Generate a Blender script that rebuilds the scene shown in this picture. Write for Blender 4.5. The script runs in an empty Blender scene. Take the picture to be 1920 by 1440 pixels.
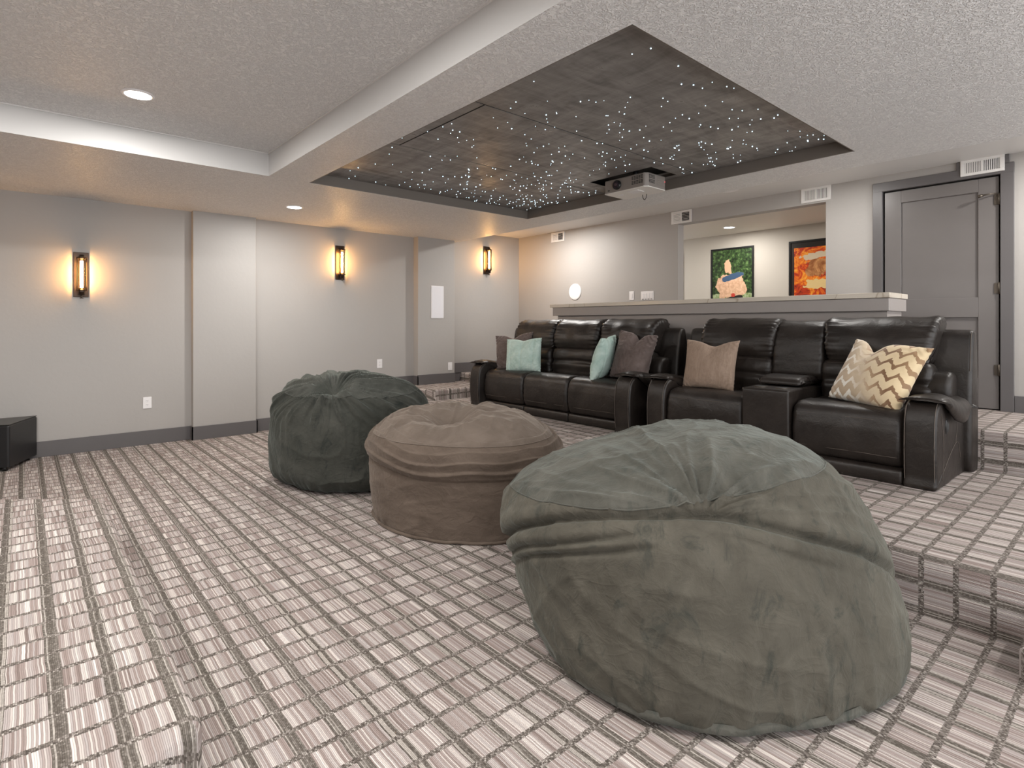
import bpy, bmesh, math, random
import numpy as np
from mathutils import Vector, noise, Matrix
random.seed(7)
PI = math.pi
scn = bpy.context.scene
COL = scn.collection

# ------------------------------------------------------------------ camera, world, exposure
CAM_H = 1.29
cam_d = bpy.data.cameras.new('camera')
cam = bpy.data.objects.new('camera', cam_d); COL.objects.link(cam)
cam.location = (0, 0, CAM_H)
cam.rotation_euler = (PI/2, 0, math.radians(48.915))
cam_d.sensor_width = 36.0
cam_d.lens = 36.0*1055/1920
cam_d.shift_y = -(720-607.5)/1920
cam_d.clip_start = 0.02
scn.camera = cam
scn.view_settings.view_transform = 'Standard'
scn.view_settings.look = 'None'
scn.view_settings.gamma = 1.0
scn.view_settings.use_curve_mapping = False
scn.view_settings.exposure = 0.30
world = bpy.data.worlds.new('world'); scn.world = world
world.use_nodes = True
bg = world.node_tree.nodes['Background']
bg.inputs[0].default_value = (0.97, 0.985, 1.0, 1)
bg.inputs[1].default_value = 2.9
cy = scn.cycles
cy.use_denoising = True
cy.max_bounces = 8; cy.diffuse_bounces = 5; cy.glossy_bounces = 3
cy.transmission_bounces = 4; cy.transparent_max_bounces = 8
cy.sample_clamp_indirect = 4.0
cy.caustics_reflective = False; cy.caustics_refractive = False

DOWN = 27.0       # watts of one recessed downlight
BULB = 170.0       # emission strength of the sconce tubes
def area_disk(name, loc, w, size, col=(1.0, 0.97, 0.93)):
    l = bpy.data.lights.new(name, 'AREA'); l.shape = 'DISK'; l.size = size; l.energy = w; l.color = col
    o = bpy.data.objects.new(name, l); o.location = loc; COL.objects.link(o)
    return o

# ------------------------------------------------------------------ material helpers
def new_mat(name):
    m = bpy.data.materials.new(name); m.use_nodes = True
    nt = m.node_tree; b = nt.nodes['Principled BSDF']
    return m, nt, b
def N(nt, t, **k):
    n = nt.nodes.new(t)
    for a, v in k.items(): setattr(n, a, v)
    return n
def L(nt, a, b): nt.links.new(a, b)
def M(nt, op, a, b=None, c=None, clamp=False):
    n = N(nt, 'ShaderNodeMath', operation=op); n.use_clamp = clamp
    for i, v in enumerate((a, b, c)):
        if v is None: continue
        if isinstance(v, (int, float)): n.inputs[i].default_value = v
        else: L(nt, v, n.inputs[i])
    return n.outputs[0]
def mixc(nt, f, a, b, blend='MIX'):
    n = N(nt, 'ShaderNodeMix', data_type='RGBA', blend_type=blend)
    for i, v in ((0, f), (6, a), (7, b)):
        if isinstance(v, (int, float)): n.inputs[i].default_value = v
        elif isinstance(v, tuple): n.inputs[i].default_value = (*v, 1)
        else: L(nt, v, n.inputs[i])
    return n.outputs[2]
def noise_n(nt, vec, scale, detail=3, rough=.5, dist=0.0):
    n = N(nt, 'ShaderNodeTexNoise'); n.inputs['Scale'].default_value = scale
    n.inputs['Detail'].default_value = detail; n.inputs['Roughness'].default_value = rough
    n.inputs['Distortion'].default_value = dist
    if vec is not None: L(nt, vec, n.inputs['Vector'])
    return n.outputs[0]
def ramp(nt, f, stops, interp='LINEAR'):
    n = N(nt, 'ShaderNodeValToRGB'); cr = n.color_ramp; cr.interpolation = interp
    while len(cr.elements) < len(stops): cr.elements.new(.5)
    for e, (p, c) in zip(cr.elements, stops):
        e.position = p; e.color = (*c, 1) if len(c) == 3 else c
    L(nt, f, n.inputs[0]); return n.outputs[0]
def bump(nt, b, h, strength, dist):
    n = N(nt, 'ShaderNodeBump'); n.inputs['Strength'].default_value = strength
    n.inputs['Distance'].default_value = dist
    L(nt, h, n.inputs['Height']); L(nt, n.outputs[0], b.inputs['Normal'])
def obj_co(nt): return N(nt, 'ShaderNodeTexCoord').outputs['Object']
def mapped(nt, vec, sc):
    n = N(nt, 'ShaderNodeMapping'); L(nt, vec, n.inputs[0]); n.inputs['Scale'].default_value = sc
    return n.outputs[0]

def plain(name, col, rough=.5, metal=0.0, var=0.0, vs=8, bstr=0.0, bs=60, bd=.002, spec=None):
    m, nt, b = new_mat(name)
    b.inputs['Base Color'].default_value = (*col, 1)
    b.inputs['Roughness'].default_value = rough; b.inputs['Metallic'].default_value = metal
    if spec is not None: b.inputs['Specular IOR Level'].default_value = spec
    co = obj_co(nt)
    if var:
        f = noise_n(nt, co, vs, 4)
        c = mixc(nt, f, tuple(x*(1-var) for x in col), tuple(min(1, x*(1+var)) for x in col))
        L(nt, c, b.inputs['Base Color'])
    if bstr:
        bump(nt, b, noise_n(nt, co, bs, 4), bstr, bd)
    return m
def emis(name, col, s):
    m, nt, b = new_mat(name)
    b.inputs['Base Color'].default_value = (*col, 1)
    b.inputs['Emission Color'].default_value = (*col, 1); b.inputs['Emission Strength'].default_value = s
    return m

WALLC = (.385, .364, .345)
mat_wall = plain('wall_paint', WALLC, .55, var=.03, vs=2, bstr=.25, bs=25, bd=.004)
# knock-down textured ceiling
mat_ceil, nt, b = new_mat('ceiling_texture')
co = obj_co(nt)
b.inputs['Roughness'].default_value = .48
n1 = noise_n(nt, co, 52, 3, .55, 1.4)
h = ramp(nt, n1, [(.42, (0, 0, 0)), (.56, (1, 1, 1))])
L(nt, mixc(nt, h, (.70, .69, .685), (.82, .81, .80)), b.inputs['Base Color'])
bump(nt, b, h, .75, .007)
mat_ceil_smooth = plain('smooth_ceiling_paint', (.66, .645, .63), .45, bstr=.15, bs=30, bd=.003)
mat_lobby = plain('lobby_paint', (.60, .55, .48), .6, bstr=.1, bs=25, bd=.003)
mat_trim = plain('grey_trim_paint', (.115, .107, .108), .38, var=.04, bstr=.06, bs=40, bd=.002)
mat_door = plain('grey_door_paint', (.160, .147, .142), .32, var=.04, bstr=.08, bs=18, bd=.003)
mat_bar = plain('taupe_bar_paint', (.33, .30, .285), .42, var=.03)
mat_groove = plain('dark_gap', (.012, .011, .01), .8)

# counter stone
mat_stone, nt, b = new_mat('pale_quartz_counter')
co = obj_co(nt)
v = noise_n(nt, mapped(nt, co, (1, 2, 1)), 1.1, 3, .5, .8)
L(nt, ramp(nt, v, [(.40, (.62, .56, .48)), (.495, (.60, .54, .46)), (.5, (.40, .33, .25)), (.508, (.62, .56, .48)), (1, (.66, .6, .52))]), b.inputs['Base Color'])
b.inputs['Roughness'].default_value = .22

# carpet, UV in metres: u across the room, v along it
P_U, P_V, U0, V0 = .1237, .1265, -.443, .887
mat_carpet, nt, b = new_mat('plaid_loop_carpet')
uvn = N(nt, 'ShaderNodeTexCoord').outputs['UV']
sep = N(nt, 'ShaderNodeSeparateXYZ'); L(nt, uvn, sep.inputs[0])
u0, v0 = sep.outputs[0], sep.outputs[1]
wob = noise_n(nt, mapped(nt, uvn, (9, 1.5, 1)), 1.0, 2)
wob2 = noise_n(nt, mapped(nt, uvn, (40, 300, 1)), 1.0, 2)
v = M(nt, 'ADD', v0, M(nt, 'MULTIPLY', M(nt, 'SUBTRACT', wob, .5), .009))
u = M(nt, 'ADD', u0, M(nt, 'MULTIPLY', M(nt, 'SUBTRACT', wob2, .5), .010))
RW = .0046
rib = M(nt, 'DIVIDE', v, RW); ribi = M(nt, 'FLOOR', rib); ribf = M(nt, 'FRACT', rib)
cu = M(nt, 'DIVIDE', M(nt, 'SUBTRACT', u, U0 - P_U/2), P_U); cui = M(nt, 'FLOOR', cu)
cuf = M(nt, 'ABSOLUTE', M(nt, 'SUBTRACT', M(nt, 'FRACT', cu), .5))         # 0 on a band centre
cv = M(nt, 'DIVIDE', M(nt, 'SUBTRACT', v, V0 - P_V/2), P_V); cvi = M(nt, 'FLOOR', cv)
cvf = M(nt, 'ABSOLUTE', M(nt, 'SUBTRACT', M(nt, 'FRACT', cv), .5))
cell = M(nt, 'FLOOR', M(nt, 'SUBTRACT', cu, .5))
comb = N(nt, 'ShaderNodeCombineXYZ'); L(nt, ribi, comb.inputs[0]); L(nt, cell, comb.inputs[1])
wn = N(nt, 'ShaderNodeTexWhiteNoise', noise_dimensions='3D'); L(nt, comb.outputs[0], wn.inputs['Vector'])
comb2 = N(nt, 'ShaderNodeCombineXYZ'); L(nt, cvi, comb2.inputs[0]); L(nt, cell, comb2.inputs[1])
wn2 = N(nt, 'ShaderNodeTexWhiteNoise', noise_dimensions='3D'); L(nt, comb2.outputs[0], wn2.inputs['Vector'])
val = M(nt, 'ADD', M(nt, 'MULTIPLY', wn.outputs[0], .74), M(nt, 'MULTIPLY', wn2.outputs[0], .26))
field = ramp(nt, val, [(0, (.20, .155, .14)), (.22, (.30, .24, .22)), (.42, (.37, .31, .29)), (.60, (.42, .375, .36)), (.78, (.56, .50, .465)), (1, (.74, .675, .63))])
comb3 = N(nt, 'ShaderNodeCombineXYZ'); L(nt, ribi, comb3.inputs[0]); L(nt, M(nt, 'FLOOR', M(nt, 'DIVIDE', u, .006)), comb3.inputs[1])
wn3 = N(nt, 'ShaderNodeTexWhiteNoise', noise_dimensions='3D'); L(nt, comb3.outputs[0], wn3.inputs['Vector'])
heather = ramp(nt, wn3.outputs[0], [(0, (.075, .063, .055)), (.45, (.17, .145, .128)), (.8, (.26, .23, .21)), (1, (.46, .42, .38))])
wn4 = N(nt, 'ShaderNodeTexWhiteNoise', noise_dimensions='1D'); L(nt, ribi, wn4.inputs['W'])
bandv = ramp(nt, wn4.outputs[0], [(0, (.085, .072, .06)), (.5, (.135, .118, .10)), (.70, (.20, .175, .155)), (.78, (.46, .42, .38)), (1, (.55, .50, .45))])
bandv = mixc(nt, .35, bandv, heather)
mu = M(nt, 'LESS_THAN', cuf, .085)
mv = M(nt, 'LESS_THAN', cvf, .145)
c1 = mixc(nt, mv, field, bandv)
c2 = mixc(nt, mu, c1, heather)
# colour is darkened in the valleys between the ribs
vall = M(nt, 'SUBTRACT', 1.0, M(nt, 'MULTIPLY', M(nt, 'POWER', M(nt, 'MULTIPLY', M(nt, 'ABSOLUTE', M(nt, 'SUBTRACT', ribf, .5)), 2.0), 4.0), .30))
c3 = mixc(nt, 1.0, c2, vall, 'MULTIPLY')
L(nt, c3, b.inputs['Base Color'])
b.inputs['Roughness'].default_value = .95
b.inputs['Specular IOR Level'].default_value = .1
tuft = noise_n(nt, mapped(nt, uvn, (260, 120, 1)), 1.0, 2, .6)
hh = M(nt, 'ADD', M(nt, 'SINE', M(nt, 'MULTIPLY', ribf, PI)), M(nt, 'MULTIPLY', tuft, 1.2))
bump(nt, b, hh, .6, .003)

def fabric(name, c0, c1, sheen=.5, scale=5.0, marks=None, weave=600, shc=(.8, .85, .8), stretch=(1, 1, 1)):
    m, nt, b = new_mat(name)
    co = obj_co(nt)
    f = noise_n(nt, mapped(nt, co, stretch), scale, 6, .62, .8)
    c = ramp(nt, f, [(.3, c0), (.68, c1)])
    if marks:
        g = noise_n(nt, mapped(nt, co, (3, 3, 1.3)), 2.6, 8, .72, 1.6)
        c = mixc(nt, ramp(nt, g, [(.54, (0, 0, 0)), (.68, (.9, .9, .9))]), c, marks)
    L(nt, c, b.inputs['Base Color'])
    b.inputs['Roughness'].default_value = .85
    b.inputs['Specular IOR Level'].default_value = .15
    b.inputs['Sheen Weight'].default_value = sheen
    b.inputs['Sheen Roughness'].default_value = .38
    b.inputs['Sheen Tint'].default_value = (*shc, 1)
    rdg = M(nt, 'POWER', M(nt, 'SUBTRACT', 1.0, M(nt, 'MULTIPLY', M(nt, 'ABSOLUTE', M(nt, 'SUBTRACT', noise_n(nt, mapped(nt, co, (1, 1, 1.7)), 5.5, 2, .5, .9), .5)), 4.0, None, True)), 5.0)
    hb = M(nt, 'ADD', M(nt, 'ADD', M(nt, 'MULTIPLY', noise_n(nt, co, 14, 5, .6, 1.0), 1.0), M(nt, 'MULTIPLY', rdg, .14)), M(nt, 'MULTIPLY', noise_n(nt, co, weave, 2), .06))
    bump(nt, b, hb, .6, .014)
    return m
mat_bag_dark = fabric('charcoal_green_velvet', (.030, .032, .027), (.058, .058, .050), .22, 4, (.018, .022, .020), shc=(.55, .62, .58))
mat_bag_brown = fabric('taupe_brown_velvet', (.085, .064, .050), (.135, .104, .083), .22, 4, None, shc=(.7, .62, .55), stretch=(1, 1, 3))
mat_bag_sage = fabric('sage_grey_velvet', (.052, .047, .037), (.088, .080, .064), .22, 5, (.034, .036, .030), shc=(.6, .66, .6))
mat_bag_sage_top = fabric('sage_grey_velvet_top_sheen', (.050, .049, .041), (.100, .096, .082), .28, 4, (.045, .049, .043), shc=(.62, .7, .66))  # same velvet, nap sheen on top painted in as a greyer tone
mat_bag_brown_top = fabric('taupe_brown_velvet_top_sheen', (.105, .082, .066), (.155, .124, .102), .3, 5, None, shc=(.75, .68, .6))  # same velvet, lighter because the top's sheen is put into the colour
mat_bag_dark_top = fabric('charcoal_green_velvet_top_sheen', (.038, .041, .035), (.078, .078, .069), .3, 5, None, shc=(.6, .68, .62))  # paler copy of the side velvet, sheen painted into its base colour

def leather(name, c0, c1, rough=.34):
    m, nt, b = new_mat(name)
    co = obj_co(nt)
    f = noise_n(nt, co, 6, 5, .6, .5)
    L(nt, ramp(nt, f, [(.3, c0), (.7, c1)]), b.inputs['Base Color'])
    L(nt, M(nt, 'ADD', M(nt, 'MULTIPLY', noise_n(nt, co, 9, 4), .22), rough-.08), b.inputs['Roughness'])
    b.inputs['Specular IOR Level'].default_value = .42
    w = N(nt, 'ShaderNodeTexVoronoi'); w.inputs['Scale'].default_value = 320; L(nt, co, w.inputs['Vector'])
    hb = M(nt, 'ADD', M(nt, 'MULTIPLY', noise_n(nt, co, 16, 5, .6, .8), 1.0), M(nt, 'MULTIPLY', w.outputs[0], .05))
    bump(nt, b, hb, .35, .010)
    return m
mat_leather = leather('dark_brown_leather', (.0115, .0085, .0070), (.024, .0185, .0155), .40)
mat_thread = plain('grey_brown_thread', (.10, .08, .066), .7)
mat_black = plain('black_plastic', (.012, .012, .012), .35)
mat_black_wood = plain('black_cabinet_vinyl', (.010, .010, .011), .42, bstr=.1, bs=300, bd=.0005)
mat_black_top = plain('black_cabinet_top', (.030, .028, .025), .38, var=.1, vs=10)
mat_white = plain('white_plastic', (.80, .78, .78), .35)
mat_white_metal = plain('white_painted_metal', (.74, .72, .70), .4)
mat_slot = plain('dark_slot', (.03, .03, .03), .7)
mat_proj = plain('silver_grey_projector', (.31, .275, .25), .4, .2)
mat_proj_white = plain('white_projector_base', (.80, .77, .73), .45)
mat_bronze = plain('dark_bronze', (.045, .030, .022), .36, .75, var=.2, vs=30)
mat_brass = plain('aged_nickel', (.13, .11, .09), .42, .8)
mat_bulb = emis('amber_bulb', (1.0, .56, .20), BULB)
mat_lens = emis('downlight_lens', (1.0, .96, .90), 14)
mat_star = emis('star_point', (.62, .86, 1.0), 5.0)
mat_led = emis('red_indicator', (1.0, .08, .10), 2.0)
mat_glass, nt, b = new_mat('clear_tube_glass')
tr = N(nt, 'ShaderNodeBsdfTransparent'); gl = N(nt, 'ShaderNodeBsdfGlossy'); gl.inputs['Roughness'].default_value = .05
tr.inputs[0].default_value = (1, .93, .82, 1)
mx = N(nt, 'ShaderNodeMixShader'); fr = N(nt, 'ShaderNodeFresnel'); fr.inputs[0].default_value = 1.4
L(nt, fr.outputs[0], mx.inputs[0]); L(nt, tr.outputs[0], mx.inputs[1]); L(nt, gl.outputs[0], mx.inputs[2])
L(nt, mx.outputs[0], nt.nodes['Material Output'].inputs[0])

# brushed star ceiling panel
mat_starpanel, nt, b = new_mat('brushed_taupe_panel')
co = obj_co(nt)
f1 = noise_n(nt, mapped(nt, co, (5, 1.2, 1)), 1.6, 6, .65, 1.2)
f2 = noise_n(nt, mapped(nt, co, (1.0, 4.5, 1)), 2.0, 7, .7, .8)
f = M(nt, 'MULTIPLY', M(nt, 'ADD', f1, f2), .5)
L(nt, ramp(nt, f, [(.36, (.130, .121, .116)), (.62, (.26, .243, .23))]), b.inputs['Base Color'])
L(nt, ramp(nt, f, [(.35, (.58, .58, .58)), (.65, (.24, .24, .24))]), b.inputs['Roughness'])
bump(nt, b, f, .25, .01)

# ------------------------------------------------------------------ mesh helpers
def mesh_obj(name, verts, faces, mat, parent=None, smooth=False, uvs=None, loc=None):
    me = bpy.data.meshes.new(name)
    me.from_pydata([tuple(v) for v in verts], [], faces)
    if smooth: me.polygons.foreach_set('use_smooth', [True]*len(me.polygons))
    me.materials.append(mat); me.update()
    o = bpy.data.objects.new(name, me); COL.objects.link(o)
    if parent is not None: o.parent = parent
    if loc is not None: o.location = loc
    return o
def bm_obj(name, bm, mat, parent=None, smooth=False):
    me = bpy.data.meshes.new(name); bm.normal_update(); bm.to_mesh(me); bm.free()
    if smooth: me.polygons.foreach_set('use_smooth', [True]*len(me.polygons))
    me.materials.append(mat)
    o = bpy.data.objects.new(name, me); COL.objects.link(o)
    if parent is not None: o.parent = parent
    return o
def empty(name, loc, label, cat, group=None, rz=0):
    o = bpy.data.objects.new(name, None); COL.objects.link(o); o.location = loc; o.rotation_euler = (0, 0, rz)
    o.empty_display_size = .1
    tag(o, label, cat, group); return o
def tag(o, label=None, cat=None, group=None, kind=None):
    if label: o['label'] = label
    if cat: o['category'] = cat
    if group: o['group'] = group
    if kind: o['kind'] = kind
    return o
def structure(o): o['kind'] = 'structure'; return o
def add_box(bm, lo, hi, bev=0.0, seg=2):
    t = bmesh.new(); bmesh.ops.create_cube(t, size=1)
    for v in t.verts:
        v.co = Vector([(lo[i]+hi[i])/2 + v.co[i]*(hi[i]-lo[i]) for i in range(3)])
    if bev: bmesh.ops.bevel(t, geom=t.edges[:], offset=bev, segments=seg, affect='EDGES', profile=.5)
    me = bpy.data.meshes.new('t'); t.to_mesh(me); t.free(); bm.from_mesh(me); bpy.data.meshes.remove(me)
def box(name, lo, hi, mat, parent=None, bev=0.0, seg=2, smooth=False):
    bm = bmesh.new(); add_box(bm, lo, hi, bev, seg); return bm_obj(name, bm, mat, parent, smooth)
def add_cyl(bm, p0, p1, r, n=12, r2=None):
    p0, p1 = Vector(p0), Vector(p1); d = p1-p0
    m = Matrix.Translation((p0+p1)/2) @ d.to_track_quat('Z', 'Y').to_matrix().to_4x4()
    bmesh.ops.create_cone(bm, cap_ends=True, segments=n, radius1=r, radius2=r if r2 is None else r2, depth=d.length, matrix=m)
def cyl(name, p0, p1, r, mat, parent=None, n=16, r2=None, smooth=True):
    bm = bmesh.new(); add_cyl(bm, p0, p1, r, n, r2)
    o = bm_obj(name, bm, mat, parent)
    for p in o.data.polygons: p.use_smooth = smooth and len(p.vertices) == 4
    return o
def tube(name, pts, r, mat, parent=None, closed=False, n=6, flat=1.0):
    pts = [Vector(p) for p in pts]; V = []; F = []; K = len(pts)
    for i, p in enumerate(pts):
        a = pts[(i-1) % K] if (closed or i) else pts[0]
        c = pts[(i+1) % K] if (closed or i < K-1) else pts[-1]
        t = (c-a).normalized(); s = t.cross(Vector((0, 0, 1)))
        s = s.normalized() if s.length > 1e-4 else Vector((1, 0, 0))
        w = s.cross(t)
        for j in range(n):
            an = 2*PI*j/n; V.append(p + s*math.cos(an)*r + w*math.sin(an)*r*flat)
    for i in range(K if closed else K-1):
        for j in range(n):
            a, b2 = i*n+j, i*n+(j+1) % n; c, d = ((i+1) % K)*n+(j+1) % n, ((i+1) % K)*n+j
            F.append((a, b2, c, d))
    return mesh_obj(name, V, F, mat, parent, True)
def prism(poly, z0, z1, bev=0.0, seg=4):
    bm = bmesh.new()
    lo = [bm.verts.new((x, y, z0)) for x, y in poly]; hi = [bm.verts.new((x, y, z1)) for x, y in poly]
    bm.faces.new(list(reversed(lo))); bm.faces.new(hi)
    n = len(poly)
    for i in range(n): bm.faces.new((lo[i], lo[(i+1) % n], hi[(i+1) % n], hi[i]))
    bm.normal_update()
    if bev:
        es = [e for e in bm.edges if (abs(e.verts[0].co.z-z1) < 1e-6 and abs(e.verts[1].co.z-z1) < 1e-6) or abs(e.verts[0].co.z-e.verts[1].co.z) > .01]
        bmesh.ops.bevel(bm, geom=es, offset=bev, segments=seg, affect='EDGES', profile=.5)
    return bm
def carpet(name, bm, ztop, off=0.0):
    bm.normal_update()
    uv = bm.loops.layers.uv.new('UVMap')
    for f in bm.faces:
        n = f.normal; ax = abs(n.x) > abs(n.y)
        for l in f.loops:
            x, y, z = l.vert.co; d = ztop-z
            if n.z > .98: l[uv].uv = (x, y+off)
            elif ax: l[uv].uv = (x + (1 if n.x > 0 else -1)*d, y+off)
            else: l[uv].uv = (x, y + off + (1 if n.y > 0 else -1)*d)
    return structure(bm_obj(name, bm, mat_carpet))
def slab_with_holes(xs, ys, z0, z1, holes):
    """Grid slab with rectangular openings (given as xi,yi cells)."""
    bm = bmesh.new(); vc = {}
    def v(i, j, k):
        key = (i, j, k)
        if key not in vc: vc[key] = bm.verts.new((xs[i], ys[j], (z0, z1)[k]))
        return vc[key]
    solid = lambda i, j: 0 <= i < len(xs)-1 and 0 <= j < len(ys)-1 and (i, j) not in holes
    for i in range(len(xs)-1):
        for j in range(len(ys)-1):
            if not solid(i, j): continue
            bm.faces.new((v(i, j, 0), v(i, j+1, 0), v(i+1, j+1, 0), v(i+1, j, 0)))
            bm.faces.new((v(i, j, 1), v(i+1, j, 1), v(i+1, j+1, 1), v(i, j+1, 1)))
            if not solid(i-1, j): bm.faces.new((v(i, j, 0), v(i, j, 1), v(i, j+1, 1), v(i, j+1, 0)))
            if not solid(i+1, j): bm.faces.new((v(i+1, j, 0), v(i+1, j+1, 0), v(i+1, j+1, 1), v(i+1, j, 1)))
            if not solid(i, j-1): bm.faces.new((v(i, j, 0), v(i+1, j, 0), v(i+1, j, 1), v(i, j, 1)))
            if not solid(i, j+1): bm.faces.new((v(i, j+1, 0), v(i, j+1, 1), v(i+1, j+1, 1), v(i+1, j+1, 0)))
    return bm

# ------------------------------------------------------------------ room shell
XW, YB, XR, YF = -7.118, 6.36, 2.6, -3.4
Z1, Z2, ZS, ZC = .265, .54, 2.55, 2.742      # platform, upper floor, soffit, ceiling
ZL = .41                                     # landing beside the sofas
carpet('floor', prism([(XW-.1, YF), (XR, YF), (XR, 3.05), (XW-.1, 3.05)], -.1, 0), 0)
carpet('floor_platform', prism([(XW-.1, 3.016), (XR, 3.016), (XR, 5.16), (XW-.1, 5.16)], 0.0, Z1, .022), Z1, .018)
carpet('floor_upper', prism([(XW-.1, 5.13), (XR, 5.13), (XR, 8.9), (XW-.1, 8.9)], .0, Z2, .022), Z2, .02)
carpet('landing_step', prism([(XW-.02, 3.93), (-6.34, 4.17), (-6.31, 5.14), (XW-.02, 5.14)], Z1, ZL, .03), ZL, .02)
carpet('stage', prism([(-1.66, .365), (-4.15, .375), (-4.75, -.33), (-5.0, -1.6), (-.9, -1.6), (-1.02, -.38)], 0, .25, .035, 5), .25, .055)
carpet('block_step', prism([(-.33, 2.70), (-.33, 3.03), (1.6, 3.03), (1.6, 2.70)], 0, .135, .03), .135)

wl = box('wall_left', (XW-.12, YF, -.1), (XW, YB+.1, 3.0), mat_wall); structure(wl)
structure(box('wall_left_pilaster', (XW-.01, 1.436, 0), (-7.035, 2.10, ZS+.01), mat_wall, bev=.004))
structure(box('wall_left_pilaster', (XW-.01, 4.305, Z1), (-6.995, 4.945, ZS+.01), mat_wall, bev=.004))
mat_screen_wall = plain('screen_wall_paint', (.30, .285, .27), .6)
structure(box('wall_front_unseen', (XW-.1, YF-.12, -.1), (XR, YF, 3.0), mat_screen_wall))  # unseen wall, added to block light coming in from the front
# back wall with the wide opening and the door opening
bm = bmesh.new()
for lo, hi in (((XW-.1, YB, 0), (-4.05, YB+.13, 3)), ((-4.05, YB, 2.572), (-2.285, YB+.13, 3)), ((-2.285, YB, 0), (-1.79, YB+.13, 3)),
               ((-1.79, YB, 2.60), (-.87, YB+.13, 3)), ((-.87, YB, 0), (XR, YB+.13, 3))):
    add_box(bm, lo, hi)
structure(bm_obj('wall_back', bm, mat_wall))
# ceiling: soffit with two tray openings, plus the higher lids
xs = [XW-.1, -4.975, -1.45, XR]; ys = [YF, -1.5, 1.588, 1.935, 4.587, 5.05]
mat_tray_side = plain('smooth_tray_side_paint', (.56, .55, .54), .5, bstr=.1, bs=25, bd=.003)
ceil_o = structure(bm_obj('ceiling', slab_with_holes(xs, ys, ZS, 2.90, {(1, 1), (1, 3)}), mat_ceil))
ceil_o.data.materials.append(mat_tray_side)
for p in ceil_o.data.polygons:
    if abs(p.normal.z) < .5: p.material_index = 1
structure(box('ceiling_tray', (-5.0, -1.55, ZC), (-1.42, 1.6, ZC+.06), mat_ceil))
structure(box('ceiling_back', (XW-.1, 5.04, ZC), (XR, YB+.02, ZC+.06), mat_ceil_smooth))
structure(box('ceiling_lobby', (-8.2, YB+.13, ZC), (-.5, 8.9, ZC+.06), plain('cream_ceiling_paint', (.82, .78, .71), .6)))
structure(box('wall_lobby', (-8.2, 8.64, 0), (-.5, 8.76, 3), mat_lobby))
structure(box('wall_lobby_left', (-8.2, YB+.13, 0), (-8.1, 8.64, 3), mat_lobby))
structure(box('wall_lobby_right', (-.6, YB+.13, 0), (-.5, 8.64, 3), mat_lobby))
# crown beads where tray sides meet the tray lid
for lo, hi in (((-4.975, 1.578, ZC-.008), (-1.45, 1.588, ZC)), ((-4.975, -1.5, ZC-.008), (-4.967, 1.58, ZC))):
    structure(box('trim_1', lo, hi, mat_ceil_smooth))
# taupe painted lining of the star tray
mat_lining = plain('taupe_tray_paint', (.165, .142, .122), .5)
bm = bmesh.new()
zt = 2.70
add_box(bm, (-4.975, 4.577, ZS+.002), (-1.45, 4.587, zt)); add_box(bm, (-4.975, 1.935, ZS+.002), (-4.965, 4.587, zt))
add_box(bm, (-1.46, 1.935, ZS+.002), (-1.45, 4.587, zt)); add_box(bm, (-4.975, 1.935, ZS+.002), (-1.45, 1.945, zt))
structure(bm_obj('trim_2', bm, mat_lining))
structure(box('ceiling_star_tray', (-5.0, 1.9, 2.72), (-1.43, 4.6, 2.76), mat_groove))

# baseboards
def bboard(name, segs, h=.145, t=.014):
    bm = bmesh.new()
    for lo, hi, z in segs: add_box(bm, (lo[0], lo[1], z), (hi[0], hi[1], z+h), .002, 1)
    return structure(bm_obj(name, bm, mat_trim))
bboard('baseboard_left', [((XW, YF), (XW+.016, 1.436), 0), ((XW, 1.420), (-7.019, 1.436), 0), ((-7.035, 1.420), (-7.019, 2.116), 0), ((XW, 2.10), (-7.019, 2.116), 0),
        ((XW, 2.10), (XW+.016, 3.016), 0), ((XW, 3.0), (XW+.016, 3.94), Z1), ((XW, 3.93), (XW+.016, 4.305), ZL-.02), ((XW, 4.289), (-6.979, 4.305), ZL-.02),
        ((-6.995, 4.289), (-6.979, 4.945), ZL-.005)], .15)
bboard('baseboard_left_upper', [((XW, 4.945), (XW+.03, 6.36), Z2)], .15)
bboard('trim_3', [((XW, 4.945), (XW+.02, 5.14), ZL)], .14)
bboard('baseboard_back', [((XW, YB-.016), (-4.06, YB), Z2), ((-2.28, YB-.016), (-1.855, YB), Z2), ((-.795, YB-.016), (XR, YB), Z2)], .14)

# ------------------------------------------------------------------ door
d = empty('door_1', (-1.327, YB, Z2), 'grey two panel door', 'door'); del d['category']; del d['label']; structure(d)
DW, DH = .855, 2.03
x0, x1 = -DW/2, DW/2
bm = bmesh.new()
yf, yp = .012, .030           # face of stiles, face of panels
sw = .135
add_box(bm, (x0, yp, .01), (x1, yp+.03, DH))
for lo, hi in (((x0, yf, .01), (x0+sw, yp+.005, DH)), ((x1-sw*1.05, yf, .01), (x1, yp+.005, DH)), ((x0+sw, yf, DH-.115), (x1-sw*1.05, yp+.005, DH)),
               ((x0+sw, yf, .81), (x1-sw*1.05, yp+.005, .985)), ((x0+sw, yf, .01), (x1-sw*1.05, yp+.005, .27))):
    add_box(bm, lo, hi, .0025, 1)
bm_obj('door_leaf', bm, mat_door, d)
bm = bmesh.new()
for lo, hi in (((-.523, -.02, 0), (x0-.012, .02, 2.13)), ((x1+.012, -.02, 0), (.529, .02, 2.13)), ((-.523, -.021, DH+.012), (.529, .02, 2.13)), ((.137, -.021, 2.12), (.5, .0, 2.2))):
    add_box(bm, lo, hi, .003, 1)
bm_obj('door_casing', bm, mat_trim, d)
bm = bmesh.new(); add_box(bm, (x0-.03, .05, 0), (x1+.03, .11, DH+.03)); bm_obj('door_jamb', bm, mat_groove, d)
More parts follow.
